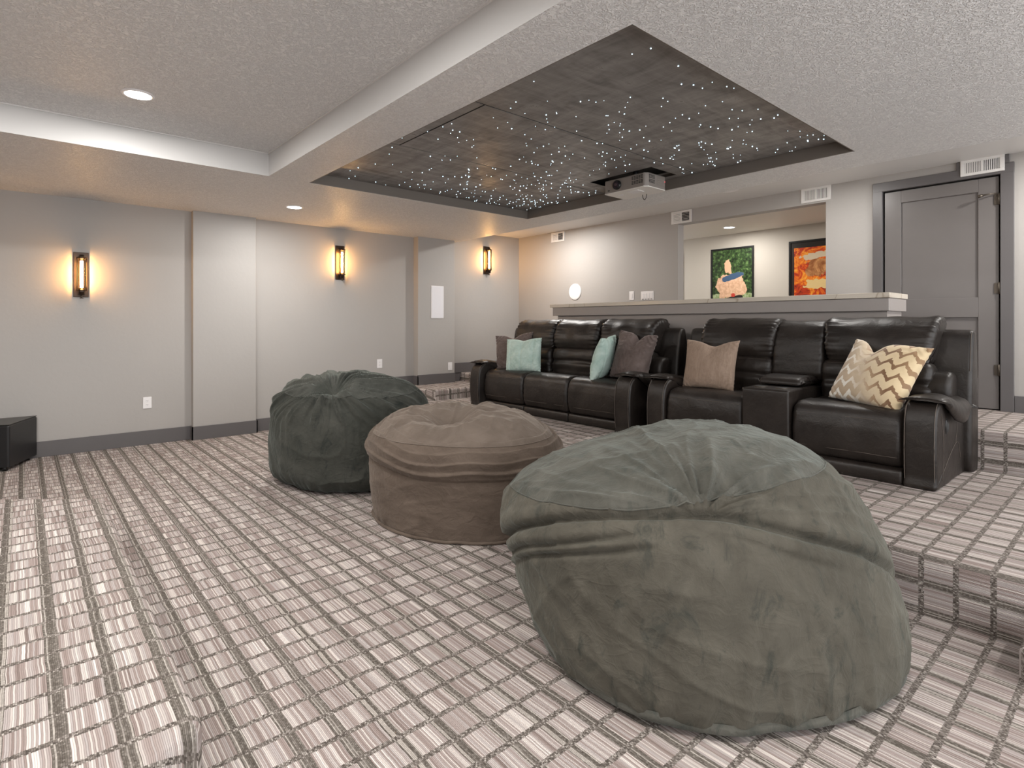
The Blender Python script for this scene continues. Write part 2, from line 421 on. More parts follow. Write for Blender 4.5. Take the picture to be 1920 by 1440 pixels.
for hz in (1.83, 1.06, .35):
    h = cyl('hinge', (x1+.003, -.004, hz-.05), (x1+.003, -.004, hz+.05), .009, mat_brass, d, 10)
    hb = box('hinge_leaf', (x1-.032, .004, hz-.045), (x1, .013, hz+.045), mat_brass, h)
st = cyl('door_stop', (x1-.01, -.012, 1.88), (x1-.11, -.055, 1.87), .006, mat_brass, d, 8)
cyl('stop_pad', (x1-.10, -.05, 1.87), (x1-.13, -.062, 1.862), .014, mat_brass, st, 10)

# ------------------------------------------------------------------ bar behind the sofas
bar = empty('bar_half_wall', (-3.27, 5.4, Z2), 'long taupe half wall with pale stone ledge behind the two sofas', 'bar')
def pbox(name, lo, hi, mat, parent, bev=0.0, seg=2):
    p = parent.location; return box(name, [lo[i]-p[i] for i in range(3)], [hi[i]-p[i] for i in range(3)], mat, parent, bev, seg)
pbox('wall_body', (-5.08, 5.215, Z2), (-1.42, 5.60, 1.40), mat_bar, bar)
pbox('fascia_board', (-5.13, 5.168, 1.395), (-1.393, 5.63, 1.497), mat_bar, bar, .003, 1)
pbox('stone_ledge', (-5.165, 5.150, 1.499), (-1.385, 5.645, 1.541), mat_stone, bar, .004, 2)

# ------------------------------------------------------------------ recessed lights
def downlight(x, y, z, label, w=DOWN, r=.075, on=True):
    e = empty('recessed_downlight', (x, y, z), label, 'ceiling light')
    bm = bmesh.new(); n = 32
    rings = [(r*1.22, 0), (r*1.2, -.006), (r*1.0, -.008), (r*.97, -.004)]
    vs = [[bm.verts.new((math.cos(2*PI*i/n)*a, math.sin(2*PI*i/n)*a, zz)) for i in range(n)] for a, zz in rings]
    for k in range(3):
        for i in range(n): bm.faces.new((vs[k][i], vs[k][(i+1) % n], vs[k+1][(i+1) % n], vs[k+1][i]))
    bm_obj('trim_ring', bm, mat_white, e, True)
    cyl('lens', (0, 0, -.0015), (0, 0, -.006), r*.97, mat_lens if on else mat_white, e, 32, smooth=False)
    if on: area_disk('downlight_lamp', (x, y, z-.012), w, r*2)
    return e
downlight(-4.236, .556, ZC, 'round recessed downlight glowing in the high ceiling tray at upper left')
downlight(-6.104, 2.215, ZS, 'round recessed downlight in the low soffit near the left wall')
downlight(-3.047, 5.785, ZC, 'unlit white recessed light half hidden behind the soffit edge over the bar', on=False)
downlight(-4.22, 8.0, ZC, 'recessed downlight in the cream ceiling beyond the wide opening', 14)
LAB = 'unseen recessed downlight in the ceiling outside the picture'  # unseen lamps: some follow wall glow and shadows, the rest added as fill
for (x, y, z) in ((-2.2, .556, ZC), (-4.236, -1.0, ZC), (-2.2, -1.0, ZC), (-5.8, 5.62, ZC), (-2.1, 5.50, ZC), (-.15, 5.72, ZC), (-.2, .9, ZS), (1.2, 3.2, ZS), (-.3, -2.0, ZS), (-2.6, 7.6, ZC), (-6.2, 7.6, ZC)):
    o = downlight(x, y, z, LAB, 12 if y > 7 else (28 if x < -5 and y > 5 else 12 if x < -2 and y > 5 else DOWN)); o['group'] = 'downlights outside the picture'

# ------------------------------------------------------------------ star ceiling
sc_ = empty('star_ceiling', (-3.2, 3.26, 2.64), 'brushed taupe star ceiling panels dotted with tiny lights in the tray', 'ceiling panel')
f_, cx_, hy_ = 1055., 960., 607.5
S1, S2, Yc = -3.762, -2.722, 2.151
gap = .006
X0, X1_, Y0_, Y1_ = -4.955, -1.47, 1.955, 4.560
SX, SY = sc_.location.x, sc_.location.y
def panel(x0, x1, y0, y1):
    bm = bmesh.new(); add_box(bm, (x0+gap-SX, y0+gap-SY, 0), (x1-gap-SX, y1-gap-SY, .003))
    return bm_obj('panel', bm, mat_starpanel, sc_)
panel(X0, S1, Y0_, Y1_); panel(S2, X1_, Y0_, Y1_); panel(S1, S2, Y0_, Yc)
bm = slab_with_holes([S1+gap-SX, -3.56-SX, -2.86-SX, S2-gap-SX], [Yc+gap-SY, 4.08-SY, 4.47-SY, Y1_-gap-SY], 0, .003, {(1, 1)})
bm_obj('panel', bm, mat_starpanel, sc_)
rs = random.Random(5)
bm = bmesh.new(); cnt = 0
while cnt < 470:
    x = rs.uniform(X0+.03, X1_-.03); y = rs.uniform(Y0_+.03, Y1_-.03)
    dens = .15 + .9*max(0, (y-2.2)/2.4)**1.1*(.45+.55*((X1_-x)/3.5)) + .12*((X1_-x)/3.5)
    if rs.random() > dens: continue
    if -3.60 < x < -2.82 and 4.04 < y < 4.5: continue
    r = rs.choice((.0030, .0038, .0050, .0066)) * (.8 + .1*math.hypot(x, y))*.5
    bmesh.ops.create_uvsphere(bm, u_segments=6, v_segments=4, radius=r, matrix=Matrix.Translation((x-SX, y-SY, -.0005)))
    cnt += 1
so = bm_obj('star_lights', bm, mat_star, sc_); so['kind'] = 'stuff'

# ------------------------------------------------------------------ projector
pj = empty('ceiling_projector', (-3.165, 4.27, 2.50), 'silver grey and white projector hanging from the star ceiling notch', 'projector')
W2, D2, HB = .235, .155, .125
bm = bmesh.new()
def add_prism(bm, poly, z0, z1, bev=0, seg=2):
    t = prism(poly, z0, z1, bev, seg); me = bpy.data.meshes.new('t'); t.to_mesh(me); t.free(); bm.from_mesh(me); bpy.data.meshes.remove(me)
c_ = .03
poly = [(-W2, -D2), (W2-c_, -D2), (W2, -D2+c_), (W2, D2-c_), (W2-c_, D2), (-W2+c_, D2), (-W2, D2-c_)]
add_prism(bm, poly, .004, HB, .012, 3)
bm_obj('body', bm, mat_proj, pj)
bm = bmesh.new(); add_prism(bm, [(x*.995, y*.995) for x, y in poly], -.003, .006)
bm_obj('base_plate', bm, mat_proj_white, pj)
for lo, hi in (((-.02, -.10, -.007), (.10, -.0, -.002)), ((-.16, -.06, -.006), (-.11, -.02, -.002))):
    box('cover_plate', lo, hi, mat_white, pj, .002, 1)
ln = cyl('lens_ring', (-.085, -D2+.01, .062), (-.085, -D2-.022, .062), .044, mat_black, pj, 28, .040)
cyl('lens_barrel', (-.085, -D2-.020, .062), (-.085, -D2-.026, .062), .030, plain('lens_coating', (.03, .02, .03), .12), ln, 24)
cyl('lens_glass', (-.085, -D2-.024, .062), (-.085, -D2-.030, .062), .014, plain('lens_glass_dark', (.09, .06, .07), .05), ln, 20)
box('sensor_window', (-.195, -D2-.003, .022), (-.175, -D2+.003, .030), mat_black, pj)
bm = bmesh.new()
for r_ in range(3):
    for k in range(5):
        for zb in (.035, .076):
            add_box(bm, (.075+k*.025, -D2-.0015, zb+r_*.0115), (.094+k*.025, -D2+.004, zb+.0065+r_*.0115))
    for k in range(4):
        for zb in (.035, .076):
            add_box(bm, (W2-.004, -D2+.034+k*.022, zb+r_*.0115), (W2+.0015, -D2+.051+k*.022, zb+.0065+r_*.0115))
vo = bm_obj('vent_slots', bm, mat_slot, pj); vo['kind'] = 'stuff'
bm = bmesh.new()
for k in range(6): add_box(bm, (W2-.003, .0, .030+k*.014), (W2+.0025, .115, .036+k*.014), .001, 1)
vo = bm_obj('side_ribs', bm, mat_proj, pj)
cyl('indicator_light', (W2-.002, .118, .075), (W2+.003, .118, .075), .004, mat_led, pj, 8)
tube('cable_loop', [(.03+.022*math.cos(a), .10, -.004-.05*max(0, math.sin(a))) for a in np.linspace(0, PI, 12)], .003, mat_black, pj)
cyl('mount_pole', (0, 0, HB-.005), (0, 0, .24), .03, mat_black, pj)

# ------------------------------------------------------------------ air vents on the back wall
def vent(x0, z0, w, h, label, vertical, n):
    e = empty('air_vent', (x0+w/2, YB, z0+h/2), label, 'vent', 'white air vents along the top of the back wall')
    bm = bmesh.new(); fr = .024
    w2, h2 = w/2, h/2
    ys0 = -.012 if x0 < -1.2 else -.034
    for lo, hi in (((-w2, ys0, -h2), (w2, 0, -h2+fr)), ((-w2, ys0, h2-fr), (w2, 0, h2)), ((-w2, ys0, -h2+fr), (-w2+fr*1.3, 0, h2-fr)), ((w2-fr*1.3, ys0, -h2+fr), (w2, 0, h2-fr)), ((-.008, ys0+.002, -h2+fr), (.008, 0, h2-fr))):
        add_box(bm, lo, hi, .002, 1)
    bm_obj('frame', bm, mat_white_metal, e)
    box('duct_opening', (-w2+fr*1.2, ys0+.009, -h2+fr*.9), (w2-fr*1.2, ys0+.0095, h2-fr*.9), mat_slot, e)
    bm = bmesh.new(); hw = w2-fr*1.3-.008
    for sd in (-1, 1):
        cxx = sd*(hw/2+.008)
        for k in range(n):
            if vertical:
                xx = cxx-hw/2+hw*(k+.5)/n; t = bmesh.new(); bmesh.ops.create_cube(t, size=1)
                m = Matrix.Translation((xx, ys0+.005, 0)) @ Matrix.Rotation(sd*-.75, 4, 'Z') @ Matrix.Diagonal((.0022, .007, h-2*fr, 1))
            else:
                zz = -h2+fr+(h-2*fr)*(k+.5)/n; t = bmesh.new(); bmesh.ops.create_cube(t, size=1)
                m = Matrix.Translation((cxx, ys0+.005, zz)) @ Matrix.Rotation(.5*sd, 4, 'X') @ Matrix.Diagonal((hw, .012, .0018, 1))
            if sd < 0 and not vertical: m = Matrix.Translation((cxx, ys0+.004, -h2+fr+(h-2*fr)*(k+.5)/n)) @ Matrix.Diagonal((hw, .004, (h-2*fr)/n*.8, 1))
            if sd < 0 and vertical: m = Matrix.Translation((cxx-hw/2+hw*(k+.5)/n, ys0+.004, 0)) @ Matrix.Diagonal((hw/n*.62, .004, h-2*fr, 1))
            for v_ in t.verts: v_.co = m @ v_.co
            me = bpy.data.meshes.new('t'); t.to_mesh(me); t.free(); bm.from_mesh(me); bpy.data.meshes.remove(me)
    lo_ = bm_obj('louvers', bm, mat_white_metal, e)
    return e
vent(-6.335, 2.582, .285, .152, 'small white air vent high on the back wall near the left corner', False, 5)
vent(-4.145, 2.578, .295, .158, 'white air vent above the left end of the wide opening', False, 6)
vent(-2.53, 2.590, .295, .152, 'white air vent above the right end of the wide opening', True, 9)
vent(-1.158, 2.604, .30, .14, 'white air vent over the grey door casing', True, 9)

# ------------------------------------------------------------------ wall plates and speakers
def wall_side(name, x, y, z, w, h, label, cat, style):
    """plate on the left wall (faces +X)."""
    e = empty(name, (x, y, z), label, cat)
    box('cover_plate', (0, -w/2, -h/2), (.006, w/2, h/2), mat_white, e, .002, 2)
    if style == 'outlet':
        for s in (-1, 1):
            so_ = cyl('socket', (.004, 0, s*.021), (.0085, 0, s*.021), .0165, mat_white, e, 20, smooth=False)
            for q in (-.006, .006): box('slot', (.0084, q-.001, s*.021-.002), (.0089, q+.001, s*.021+.007), mat_slot, so_)
            cyl('slot', (.0084, 0, s*.021-.008), (.0089, 0, s*.021-.008), .002, mat_slot, so_, 8)
    else:
        box('rocker', (.004, -.016, -.033), (.009, .016, .033), mat_white, e, .002, 1)
    return e
wall_side('wall_outlet', XW, 1.017, .446, .078, .122, 'white wall outlet low on the left wall between speaker and pilaster', 'outlet', 'outlet')
wall_side('wall_outlet', XW, 3.758, .738, .078, .122, 'white wall outlet above the dark green bean bag', 'outlet', 'outlet')
wall_side('wall_outlet', -6.995, 4.861, .655, .075, .118, 'white wall outlet on the far pilaster beside the landing', 'outlet', 'rocker')
wall_side('wall_outlet', XW, 6.21, .93, .078, .17, 'white wall plate just above the aqua pillow in the far corner', 'outlet', 'rocker')
e = empty('wall_speaker', (-6.995, 4.633, 1.612), 'tall white rectangular speaker grille on the far pilaster', 'speaker')
box('frame', (0, -.110, -.240), (.008, .110, .240), mat_white, e, .003, 2)
box('grille', (.0075, -.102, -.232), (.0105, .102, .232), plain('white_grille', (.74, .73, .76), .6), e, .001, 1)
e = empty('round_wall_speaker', (-5.828, YB, 1.782), 'round white speaker on the back wall left of the switches', 'speaker')
cyl('rim', (0, 0, 0), (0, -.009, 0), .122, mat_white, e, 48, smooth=False)
cyl('grille', (0, -.008, 0), (0, -.012, 0), .113, plain('white_grille_round', (.78, .74, .74), .6), e, 48, smooth=False)
def switch_plate(x, z, w, h, n, label):
    e = empty('switch_plate', (x, YB, z), label, 'switch')
    box('cover_plate', (-w/2, -.006, -h/2), (w/2, 0, h/2), mat_white, e, .002, 2)
    for k in range(n):
        xx = (k-(n-1)/2)*.046
        r_ = box('rocker', (xx-.016, -.010, -.033), (xx+.016, -.005, .033), mat_white, e, .002, 1)
        if n > 1: box('dimmer_slot', (xx-.012, -.0105, -.050), (xx+.012, -.005, -.044), mat_slot, r_)
switch_plate(-4.776, 1.680, .078, .118, 1, 'single white light switch on the back wall above the ledge')
switch_plate(-4.517, 1.672, .205, .118, 4, 'wide white switch plate with four switches above the ledge')

# ------------------------------------------------------------------ sconces
def sconce(y, z, label):
    e = empty('wall_sconce', (XW, y, z), label, 'wall lamp')
    box('back_plate', (0, -.062, -.225), (.012, .062, .225), mat_bronze, e, .003, 2)
    for zz in (-.165, .165):
        a = box('bracket', (.010, -.018, zz-.012), (.105, .018, zz+.012), mat_bronze, e, .003, 1)
    cyl('lower_socket', (.075, 0, -.205), (.075, 0, -.135), .026, mat_bronze, e, 20)
    cyl('upper_cap', (.075, 0, .150), (.075, 0, .195), .030, mat_bronze, e, 20, .018)
    k = cyl('key_knob', (.075, 0, -.205), (.075, 0, -.238), .006, mat_brass, e, 8)
    cyl('knob_bar', (.075, -.014, -.236), (.075, .014, -.236), .005, mat_brass, k, 8)
    for i in range(8):
        a = 2*PI*(i+.5)/8; yy, xx = .042*math.cos(a), .075+.042*math.sin(a)
        cyl('cage_rod', (xx, yy, -.160), (xx, yy, .165), .0022, mat_bronze, e, 6)
    for zz in (-.160, .165):
        tube('cage_ring', [(.075+.042*math.sin(t), .042*math.cos(t), zz) for t in np.linspace(0, 2*PI, 20, endpoint=False)], .004, mat_bronze, e, True)
    bm = bmesh.new(); n = 24
    for r_ in (.034,):
        lo = [bm.verts.new((.075+r_*math.cos(2*PI*i/n), r_*math.sin(2*PI*i/n), -.150)) for i in range(n)]
        hi = [bm.verts.new((.075+r_*math.cos(2*PI*i/n), r_*math.sin(2*PI*i/n), .155)) for i in range(n)]
        for i in range(n): bm.faces.new((lo[i], lo[(i+1) % n], hi[(i+1) % n], hi[i]))
    bm_obj('glass_tube', bm, mat_glass, e, True)
    cyl('bulb', (.075, 0, -.135), (.075, 0, .135), .0125, mat_bulb, e, 16)
    return e
sconce(.452, 1.785, 'bronze cage sconce with glowing tube bulb, nearest on the left wall above the subwoofer side')
sconce(3.178, 2.10, 'bronze cage sconce with glowing tube bulb between the two wall pilasters')
sconce(5.655, 2.315, 'bronze cage sconce with glowing tube bulb in the far left corner')

# ------------------------------------------------------------------ subwoofer
sw_ = empty('floor_speaker', (-6.6, -.08, 0), 'black floor speaker cabinet against the left wall', 'speaker')
dx, dy = (-7.095+6.6), (.116+.08); ll = math.hypot(dx, dy); ux, uy = dx/ll, dy/ll
fx, fy = -.42, -.907
P0 = (.0, .0)
poly = [(0, 0), (dx, dy), (dx-.02, dy-.62), (fx*.66, fy*.66)]
bm = prism(poly, .035, .405, .018, 4); bm_obj('cabinet', bm, mat_black_wood, sw_)
bm = prism([(x*.985-.004, y*.985-.003) for x, y in poly], .404, .409); bm_obj('top_panel', bm, mat_black_top, sw_)
for (px_, py_) in ((-.06, -.03), (-.44, .12), (-.30, -.52), (-.46, -.42)):
    cyl('foot', (px_, py_, 0), (px_, py_, .04), .022, mat_black, sw_, 12)
box('badge', (-.37, .128, .05), (-.33, .134, .054), mat_brass, sw_).rotation_euler = (0, 0, 0)

# ------------------------------------------------------------------ posters beyond the opening
def art_mat(kind):
    m, nt, b = new_mat('poster_'+kind); b.inputs['Roughness'].default_value = .35
    co = N(nt, 'ShaderNodeTexCoord').outputs['Object']; sp = N(nt, 'ShaderNodeSeparateXYZ'); L(nt, co, sp.inputs[0])
    x, z = sp.outputs[0], sp.outputs[2]
    def blob(cx, cz, rx, rz, rot=0, nz=.0, sc=8):
        c, s = math.cos(rot), math.sin(rot)
        ax = M(nt, 'SUBTRACT', x, cx); az = M(nt, 'SUBTRACT', z, cz)
        uu = M(nt, 'DIVIDE', M(nt, 'ADD', M(nt, 'MULTIPLY', ax, c), M(nt, 'MULTIPLY', az, s)), rx)
        vv = M(nt, 'DIVIDE', M(nt, 'SUBTRACT', M(nt, 'MULTIPLY', az, c), M(nt, 'MULTIPLY', ax, s)), rz)
        d = M(nt, 'ADD', M(nt, 'POWER', M(nt, 'ABSOLUTE', uu), 3.0), M(nt, 'POWER', M(nt, 'ABSOLUTE', vv), 3.0))
        if nz: d = M(nt, 'ADD', d, M(nt, 'MULTIPLY', M(nt, 'SUBTRACT', noise_n(nt, co, sc, 3), .5), nz))
        return M(nt, 'LESS_THAN', d, 1.0 if not nz else .85)
    if kind == 'green':
        f = noise_n(nt, co, 22, 6, .75)
        c = ramp(nt, f, [(.40, (.008, .014, .006)), (.55, (.05, .10, .03)), (.68, (.22, .36, .12))])
        c = mixc(nt, blob(0, -.42, .6, .22, 0, .7, 5), c, ramp(nt, f, [(.4, (.16, .24, .06)), (.6, (.5, .58, .36))]))
        c = mixc(nt, blob(.0, -.10, .26, .21, .2, 3.5, 7), c, ramp(nt, f, [(.35, (.62, .34, .2)), (.6, (.88, .58, .38))]))
        c = mixc(nt, blob(-.07, .22, .06, .12, .15, 3, 12), c, (.80, .48, .30))
        c = mixc(nt, blob(-.01, .05, .19, .05, .22, 3.5, 14), c, (.06, .11, .2))
        c = mixc(nt, blob(.0, -.31, .20, .05, .2, .5, 12), c, (.02, .018, .015))
        c = mixc(nt, blob(.02, -.24, .035, .03, .1, .8, 14), c, (.6, .06, .04))
    elif kind == 'red':
        f = noise_n(nt, co, 6, 6, .7, 1.0)
        c = ramp(nt, f, [(.34, (.10, .012, .006)), (.46, (.60, .05, .012)), (.56, (.90, .26, .02)), (.68, (.96, .62, .10))])
        c = mixc(nt, blob(.02, .12, .15, .15, 0, 4, 9), c, ramp(nt, f, [(.4, (.30, .10, .03)), (.6, (.72, .36, .14))]))
        c = mixc(nt, blob(.02, .29, .22, .05, .12, 4, 11), c, (.66, .54, .38))
        c = mixc(nt, blob(.03, -.12, .18, .07, 0, 4.5, 14), c, (.80, .58, .26))
        c = mixc(nt, blob(-.34, 0, .05, .7), c, (.035, .02, .018))
        c = mixc(nt, blob(0, .47, .6, .055), c, (.02, .015, .012))
    else:
        f = noise_n(nt, co, 5, 5, .7)
        c = ramp(nt, f, [(.4, (.10, .16, .4)), (.6, (.3, .36, .5))])
    L(nt, c, b.inputs['Base Color']); return m
def poster(x0, x1, z0, z1, kind, label, y=8.64, side=False):
    w, h = (x1-x0)/2, (z1-z0)/2
    e = empty('framed_poster', ((x0+x1)/2, y, (z0+z1)/2), label, 'poster')
    bm = bmesh.new(); fr = .028
    for lo, hi in (((-w, -.022, -h), (w, 0, -h+fr)), ((-w, -.022, h-fr), (w, 0, h)), ((-w, -.022, -h+fr), (-w+fr, 0, h-fr)), ((w-fr, -.022, -h+fr), (w, 0, h-fr))):
        add_box(bm, lo, hi, .002, 1)
    bm_obj('frame', bm, mat_black, e)
    box('print', (-w+fr*.9, -.010, -h+fr*.9), (w-fr*.9, -.004, h-fr*.9), art_mat(kind), e)
    return e
poster(-4.867, -4.145, 1.47, 2.520, 'green', 'black framed poster with dark green foliage and peach shape, left of two')
poster(-3.61, -2.88, 1.47, 2.515, 'red', 'black framed poster in fiery red and orange, beside the opening edge')
poster(-6.11, -5.392, 1.47, 2.515, 'blue', 'black framed poster barely visible at the left edge of the opening')


# ------------------------------------------------------------------ soft shapes
def resample(pts, n, closed=True):
    """Catmull-Rom through pts, evenly resampled to n points."""
    P = [np.array(p, float) for p in pts]; K = len(P); out = []
    for i in range(K):
        p0, p1, p2, p3 = P[(i-1) % K], P[i], P[(i+1) % K], P[(i+2) % K]
        for t in np.linspace(0, 1, 10, endpoint=False):
            out.append(.5*((2*p1)+(-p0+p2)*t+(2*p0-5*p1+4*p2-p3)*t*t+(-p0+3*p1-3*p2+p3)*t**3))
    out = np.array(out); d = np.linalg.norm(np.roll(out, -1, 0)-out, axis=1); c = np.concatenate([[0], np.cumsum(d)])
    out = np.vstack([out, out[:1]]); s = np.linspace(0, c[-1], n, endpoint=False)
    return np.stack([np.interp(s, c, out[:, k]) for k in range(out.shape[1])], 1)
def loft(name, profile, x0, x1, mat, parent, end_r=.04, n=64, nx=26, pucker=.004, pfreq=34, wr=.004, wsc=9, seed=0, wfun=None, axis='x', caps=True, round_k=1.0, dfun=None):
    """closed section (a,b) swept from x0 to x1 with soft rounded, puckered ends"""
    S = resample(profile, n); cen = S.mean(0); Wd = x1-x0
    # stations denser at the ends
    tt = np.concatenate([end_r*(1-np.cos(np.linspace(0, PI/2, 7))), np.linspace(end_r, Wd-end_r, nx)[1:-1], Wd-end_r*(1-np.cos(np.linspace(PI/2, 0, 7)))])
    tang = np.roll(S, -1, 0)-np.roll(S, 1, 0); nrm = np.stack([tang[:, 1], -tang[:, 0]], 1); nrm /= np.linalg.norm(nrm, axis=1)[:, None]+1e-9
    if ((S-cen)*nrm).sum() < 0: nrm = -nrm
    V = []; rs = random.Random(seed); ph = rs.random()*6
    for t in tt:
        e = min(t, Wd-t); k = max(0.0, 1-e/end_r); off = end_r*round_k*(1-math.sqrt(max(0, 1-k*k)))
        for j in range(n):
            p = S[j]; nn = nrm[j]; d = -off
            fade = math.exp(-e/(end_r*1.3))
            sgn = math.sin(2*PI*pfreq*j/n + ph + 2.5*noise.noise((j*.35, seed, t*3)))
            d += pucker*fade*sgn*(0.4+.6*abs(noise.noise((j*.21, seed+5, 2.))))*1.6
            x = x0+t
            q = p+nn*d
            v3 = (x, q[0], q[1])
            d2 = wr*noise.noise((x*wsc, q[0]*wsc, q[1]*wsc+seed)) if wr else 0
            if wfun: d2 += wfun(x, q[0], q[1], j/n)
            q = q+nn*d2
            v = Vector((x, q[0], q[1]))
            if dfun: v = dfun(v)
            V.append(v)
    F = []; K = len(tt)
    for i in range(K-1):
        for j in range(n):
            F.append((i*n+j, i*n+(j+1) % n, (i+1)*n+(j+1) % n, (i+1)*n+j))
    if caps:
        for i, fl in ((0, True), (K-1, False)):
            c = sum((V[i*n+j] for j in range(n)), Vector())/n; V.append(c); ci = len(V)-1
            for j in range(n):
                a, b_ = i*n+j, i*n+(j+1) % n
                F.append((ci, b_, a) if fl else (ci, a, b_))
    if axis == 'y': V = [Vector((v.y, v.x, v.z)) for v in V]
    o = mesh_obj(name, V, F, mat, parent, True)
    bm = bmesh.new(); bm.from_mesh(o.data); bmesh.ops.recalc_face_normals(bm, faces=bm.faces); bm.to_mesh(o.data); bm.free()
    return o

SEAT_PROF = [(.62, .40), (.62, .455), (.40, .462), (.20, .472), (.09, .468), (.03, .435), (.005, .37), (-.004, .28), (.0, .19), (.02, .125), (.06, .10), (.25, .10), (.30, .30), (.45, .38)]
KICK_PROF = [(.03, .095), (.012, .085), (.006, .05), (.012, .012), (.03, .004), (.10, .004), (.10, .095)]
HEAD_PROF = [(.60, .735), (.575, .76), (.560, .83), (.575, .92), (.625, 1.01), (.70, 1.06), (.78, 1.075), (.86, 1.06), (.90, 1.0), (.88, .88), (.84, .78), (.76, .73)]
LUMB_PROF = [(.54, .44), (.525, .50), (.515, .56), (.535, .60), (.525, .64), (.535, .70), (.575, .745), (.68, .74), (.76, .68), (.74, .50), (.66, .43)]
CONB_PROF = [(.56, .60), (.55, .66), (.565, .80), (.60, .93), (.66, 1.02), (.74, 1.052), (.82, 1.03), (.86, .95), (.82, .75), (.74, .58), (.64, .56)]
def seam(name, pts, parent, r=.0016): return tube(name, pts, r, mat_thread, parent, n=5)
def seat_unit(parent, x0, x1, seed, kick_y=0.0, seat_y=0.0):
    g = .004
    wf = lambda x, y, z, s: -.004*math.exp(-((z-.375)/.008)**2)*(y < .1) - .003*math.exp(-((z-.145)/.006)**2)*(y < .1)
    o = loft('seat', [(y+seat_y, z) for y, z in SEAT_PROF], x0+g, x1-g, mat_leather, parent, .042, 72, 26, .006, 30, .006, 7, seed, wf)
    zz = lambda x: .006*noise.noise((x*4, seed, 0))
    xsn = np.linspace(x0+.035, x1-.035, 24)
    seam('stitching', [(x, seat_y+.0125+.0*zz(x), .397+zz(x)) for x in xsn], o)
    seam('stitching', [(x, seat_y+.0045, .168+zz(x+3)) for x in xsn], o)
    k = loft('footrest_panel', [(y+kick_y, z) for y, z in KICK_PROF], x0+g, x1-g, mat_leather, parent, .016, 36, 14, .0015, 20, .003, 9, seed+3)
    seam('stitching', [((x0+x1)/2, kick_y+.008+.004*abs(t-.05)/.05, t) for t in np.linspace(.012, .088, 6)], k)
def taper(xc, k, z0=.72, z1=1.05):
    def f(v):
        t = min(1, max(0, (v.z-z0)/(z1-z0)))
        return Vector((xc+(v.x-xc)*(1-k+k*t), v.y, v.z))
    return f
def back_unit(parent, x0, x1, seed, tk=.07, folds=True):
    xc = (x0+x1)/2; w = x1-x0
    def wf(x, y, z, s):
        e = min(x-x0, x1-x); v = 0
        v += .010*math.exp(-((z-(.99+.25*(e/w)))/.012)**2)*0
        dd = noise.noise((x*3+seed, z*7+x*3, seed)); v += .016*(1-abs(dd)*2)*math.exp(-e/.11)*(.5)+.006*noise.noise((x*9, z*9, seed))
        return v
    h = loft('head_cushion', HEAD_PROF, x0-.006, x1+.006, mat_leather, parent, .055, 72, 28, .015, 24, .012, 6, seed, wf, dfun=taper(xc, tk))
    def wl_(x, y, z, s):
        e = min(x-x0, x1-x)
        return -.008*math.exp(-((z-(.598+.02*math.cos((x-xc)/w*5)))/.012)**2) + .006*noise.noise((x*5+seed, z*10, 1))
    l = loft('lumbar_cushion', LUMB_PROF, x0+.015, x1-.015, mat_leather, parent, .05, 60, 26, .006, 24, .006, 8, seed+9, wl_)
    seam('seam_line', [(x, .548, .728) for x in np.linspace(x0+.06, x1-.06, 16)], l, .0012)
ARM_PROF = [(.03, .0), (.008, .06), (-.004, .20), (-.002, .34), (.012, .44), (.045, .505), (.10, .535), (.18, .535), (.40, .49), (.70, .47), (.84, .46), (.90, .40), (.93, .20), (.90, .0), (.5, .0)]
def arm_unit(parent, x0, x1, outer, seed):
    """outer: +1 if the outer face looks towards +x"""
    a = loft('armrest', ARM_PROF, x0, x1, mat_leather, parent, .022, 90, 10, .0, 20, .004, 6, seed)
    w = x1-x0
    S = resample(ARM_PROF, 90)
    edge = [tuple(p) for p in S if p[0] < .15 and p[1] > .03]
    edge.sort(key=lambda p: (p[1] if p[0] < .1 else 10+p[0]))
    for xx in (x0+.012, x1-.012):
        seam('piping', [(xx, y-.0035 if y < .06 else y, z if y < .06 else z+.0035) for y, z in edge], a, .0022)
    # soft pad rolled over the arm: section in xz swept along y
    cx_a = (x0+x1)/2 + outer*.012; hw = w/2+.022
    prof = [(-.92, -.055), (-1.0, -.02), (-.86, .020), (-.4, .042), (.05, .050), (.5, .046), (.92, .026), (1.14, -.015), (1.20, -.065), (1.08, -.105), (.92, -.095), (.84, -.05), (.4, -.02), (-.7, -.02), (-.80, -.05)]
    prof = [(cx_a+outer*a*hw, z) for a, z in prof]
    def df(v):
        t = v.x          # along y
        if t < .16: z = .545 + .01*math.sin((t-.03)/.13*PI)
        elif t < .40: z = .545-.055*(t-.16)/.24
        else: z = .49-.035*((t-.40)/.35)**2
        # pad narrows to a lip at the front
        k = min(1, max(0, (t-.03)/.26)); k = k*k*(3-2*k)
        zz = v.z*(.35+.65*k)
        if v.z < -.01: zz = v.z*(.10+.90*k)
        e_ = min(1, max(0, (t-.52)/.2)); e_ = e_*e_*(3-2*e_)
        if v.z < 0: zz *= 1-.75*e_
        z += .012*e_
        xx = cx_a+(v.y-cx_a)*(.84-.10*e_+.16*k+.10*math.exp(-((t-.45)/.22)**2)*(1 if (v.y-cx_a)*outer > 0 else 0))
        return Vector((t, xx, z+zz))
    wfp = lambda t, x, z, s: .006*noise.noise((t*9, x*4, seed+.5)) + (.006*math.sin(t*95)*math.exp(-((t-.12)/.07)**2))
    loft('arm_pad', prof, .035, .745, mat_leather, parent, .07, 56, 32, .003, 10, .006, 7, seed+2, wfp, axis='y', dfun=df)
    # small bolster where arm meets back
    bx0, bx1 = (x0-.03, x1-.035) if outer > 0 else (x0+.035, x1+.03)
    loft('arm_bolster', [(.56, .50), (.54, .58), (.57, .66), (.64, .695), (.72, .68), (.78, .60), (.78, .50), (.66, .46)], bx0, bx1, mat_leather, parent, .04, 40, 10, .003, 12, .004, 8, seed+4)
